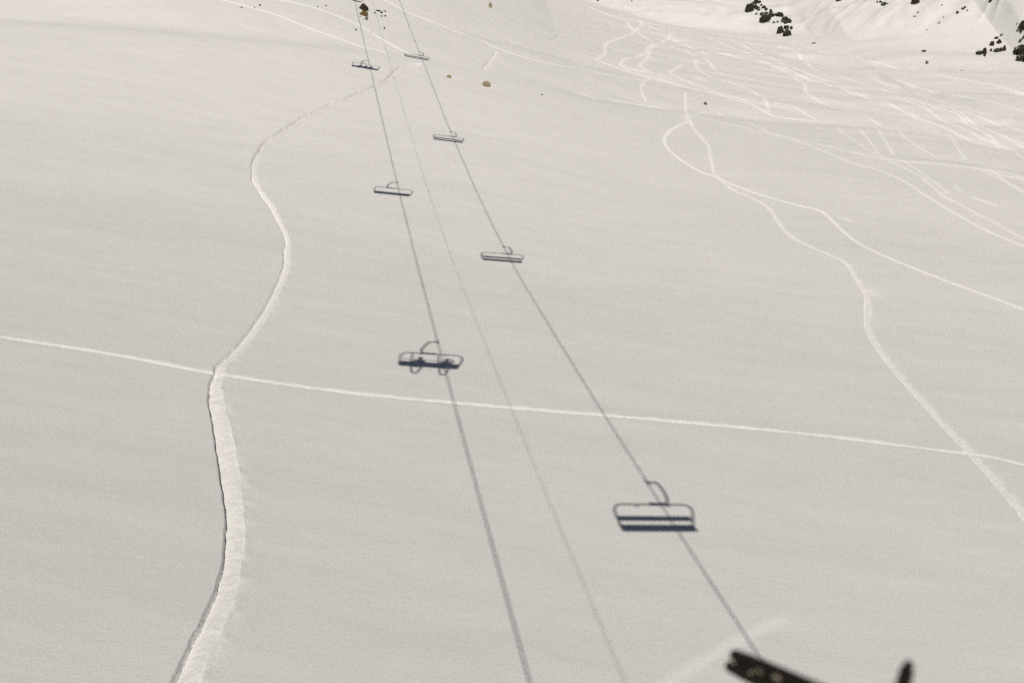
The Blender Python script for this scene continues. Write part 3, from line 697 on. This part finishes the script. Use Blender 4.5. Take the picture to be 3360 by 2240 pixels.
def make_rider(elbow_up):
    V = [(0, 0, .13), (0, .0, .34), (0, .02, .55), (0, .04, .68), (0, .07, .80), (0, .09, .93), (0, .09, 1.0)]
    E = [(0, 1), (1, 2), (2, 3), (3, 4), (4, 5), (5, 6)]
    Rr = [.155, .15, .17, .12, .07, .10, .075]
    for s in (-1, 1):
        b = len(V)
        if elbow_up and s == 1:
            arm = [(s*.19, .03, .63), (s*.40, .08, .74), (s*.20, .28, .90), (s*.12, .32, .93)]
        else:
            arm = [(s*.19, .03, .62), (s*.30, .10, .38), (s*.22, .34, .30), (s*.19, .42, .31)]
        V += arm; Rr += [.075, .06, .045, .04]; E += [(3, b), (b, b+1), (b+1, b+2), (b+2, b+3)]
        b = len(V)
        V += [(s*.11, .06, .12), (s*.22, .46, .12), (s*.13, .42, -.40), (s*.06, .40, -.58), (s*.06, .54, -.63)]
        Rr += [.10, .08, .07, .065, .055]; E += [(0, b), (b, b+1), (b+1, b+2), (b+2, b+3), (b+3, b+4)]
    me = skin_mesh('person', V, E, Rr, 0)
    me.materials.append(M_JACKET)
    o = bpy.data.objects.new('person', me); COL.objects.link(o)
    bm = bmesh.new()
    bmesh.ops.create_uvsphere(bm, u_segments=20, v_segments=14, radius=.135)
    for v in list(bm.verts): v.co = Vector((v.co.x, v.co.y*1.15+.075, v.co.z*1.0+.99))
    bmesh.ops.delete(bm, geom=[v for v in bm.verts if v.co.z < .92 and v.co.y > .05], context='VERTS')
    obj('helmet', bm, M_HELMET, o, True)
    bm = bmesh.new()
    bmesh.ops.create_uvsphere(bm, u_segments=16, v_segments=12, radius=.095)
    for v in bm.verts:
        nose = .03*math.exp(-((v.co.x/.02)**2+((v.co.z+.0)/.03)**2)) if v.co.y > 0 else 0
        v.co = Vector((v.co.x*.85, v.co.y*.9+.115+nose, v.co.z*1.1+.91))
    obj('face', bm, M_SKIN, o, True)
    return o

SG = 'people riding the uphill chairs'
def seat_on(o, chair_k, x, label):
    m = Matrix.Translation(rope_pt('L', chair_k)) @ Matrix.Rotation(HEAD, 4, 'Z') @ Matrix.Rotation(SWING if chair_k == KL[0] else 0, 4, 'Y')
    o.location = m @ Vector((x, -.08, -H+.05)); o.rotation_euler = (0, 0, HEAD)
    tag(o, label, 'person', SG)
pA = make_rider(False); pB = make_rider(True)
seat_on(pA, KL[0], -.50, 'seated person with hands on lap, left one of two on nearest uphill chair')
seat_on(pB, KL[0], .86, 'seated person in dark clothes with one elbow raised, on the nearest uphill chair')
for x, lab in ((-.55, 'seated person in dark clothes on the left of three sharing an uphill chair'), (.08, 'seated person in dark clothes in the middle of three sharing an uphill chair'), (.66, 'seated person in dark clothes on the right of three sharing an uphill chair')):
    seat_on(copy_tree(pA), KL[2], x, lab)

# ------------------------------------------------------------------ ski poles held out in front of the camera's chair
def pole(a, b, r0, r1, r2, label, scuffs=()):
    """dark shaft from its blunt tip a back to the grip at b"""
    a = Vector(a); b = Vector(b); d = b-a; n = d.normalized()
    root = empty('ski_pole', a)
    bm = bmesh.new()
    ts = [0, .004, .012, .02, .035, .06, .09, .14, .2, .3, .45, .6, .75, .86]
    rr = [r0*.45, r0*.8, r0, r0*1.02]+[r0+(r1-r0)*min(1, (t-.02)/.08)+(r2-r1)*t for t in ts[4:]]
    add_tube(bm, [d*t for t in ts], rr, 18)
    sh = obj('shaft', bm, M_POLE, root, True)
    bm = bmesh.new(); add_tube(bm, [d*.84, d*.88, d*.97, d*1.0], [r2*1.3, r2*1.55, r2*1.4, r2*1.7], 14)
    obj('grip', bm, M_GRIP, root, True)
    for t, q, ln in scuffs:           # worn spots where the paint has gone
        r = r0+(r1-r0)*min(1, max(0, (t-.02)/.08))+(r2-r1)*t
        c = d*t
        e1 = -(a+c); e1 = (e1-n*e1.dot(n)).normalized(); e2 = n.cross(e1)
        side_ = e2; up = e1; c = c+(e1*math.cos(q)+e2*math.sin(q))*r*.72
        bm = bmesh.new()
        bmesh.ops.create_uvsphere(bm, u_segments=12, v_segments=8, radius=1)
        M = Matrix((n*ln, side_*r*.45, up*r*.45)).transposed()
        for v in bm.verts: v.co = M @ v.co + c
        obj('worn_spot', bm, M_SCUFF, root, True)
    return tag(root, label, 'ski pole', 'ski poles resting on the camera chair')
pole([0.2667, 1.1359, -0.5402], [0.3302, 0.5751, -0.3625], .0068, .0084, .0092, 'upper one of two dark ski poles lying side by side at the bottom edge', ((.19, .8, .012), (.275, .6, .017), (.03, 1.1, .006)))
pole([0.2601, 1.1293, -0.5514], [0.3238, 0.5689, -0.3708], .0070, .0084, .0092, 'lower one of two dark ski poles lying side by side, blunt end left', ((.04, -.9, .008), (.16, -.5, .006)))
pole([0.3789, 0.8982, -0.4351], [0.2865, 0.7246, -0.449], .0040, .0066, .0075, 'dark ski pole end sticking up alone at the lower right edge')


# ------------------------------------------------------------------ light, sky, camera
s = Vector((SUN_SX*math.cos(SUN_E), -math.sqrt(1-SUN_SX**2)*math.cos(SUN_E), math.sin(SUN_E)))
sun = bpy.data.lights.new('sun', 'SUN'); sun.energy = SUN_POWER; sun.angle = math.radians(SUN_ANGLE); sun.color = SUN_COL
so = bpy.data.objects.new('sun', sun); COL.objects.link(so)
so.rotation_euler = s.to_track_quat('Z', 'Y').to_euler(); so.location = (0, -30, 60)
w = bpy.data.worlds.new('World'); scene.world = w; w.use_nodes = True
nt = w.node_tree
sky = nt.nodes.new('ShaderNodeTexSky'); sky.sky_type = 'NISHITA'; sky.sun_disc = False
sky.sun_elevation = SUN_E; sky.sun_rotation = math.pi+math.asin(SUN_SX); sky.altitude = 2600; sky.air_density = SKY_AIR; sky.dust_density = 0.0; sky.ozone_density = 2.0
bg = nt.nodes['Background']; bg.inputs['Strength'].default_value = SKY_POWER
nt.links.new(sky.outputs['Color'], bg.inputs['Color'])

cam = bpy.data.cameras.new('camera'); cam.lens = 35.0; cam.sensor_width = 36.0; cam.sensor_fit = 'HORIZONTAL'
cam.clip_start = .05; cam.clip_end = 4000
cam.dof.use_dof = True; cam.dof.focus_distance = 62; cam.dof.aperture_fstop = 3.6
co_ = bpy.data.objects.new('camera', cam); COL.objects.link(co_)
co_.location = (0, 0, 0); co_.rotation_euler = (math.radians(90-8), 0, 0)
scene.camera = co_
scene.view_settings.view_transform = 'Standard'; scene.view_settings.look = 'None'
scene.view_settings.exposure = EXPO; scene.view_settings.gamma = 1.0
scene.render.engine = 'CYCLES'
scene.cycles.use_denoising = DENOISE
scene.cycles.use_adaptive_sampling = True; scene.cycles.adaptive_threshold = .04; scene.cycles.adaptive_min_samples = 20
scene.cycles.max_bounces = 6; scene.cycles.diffuse_bounces = 3
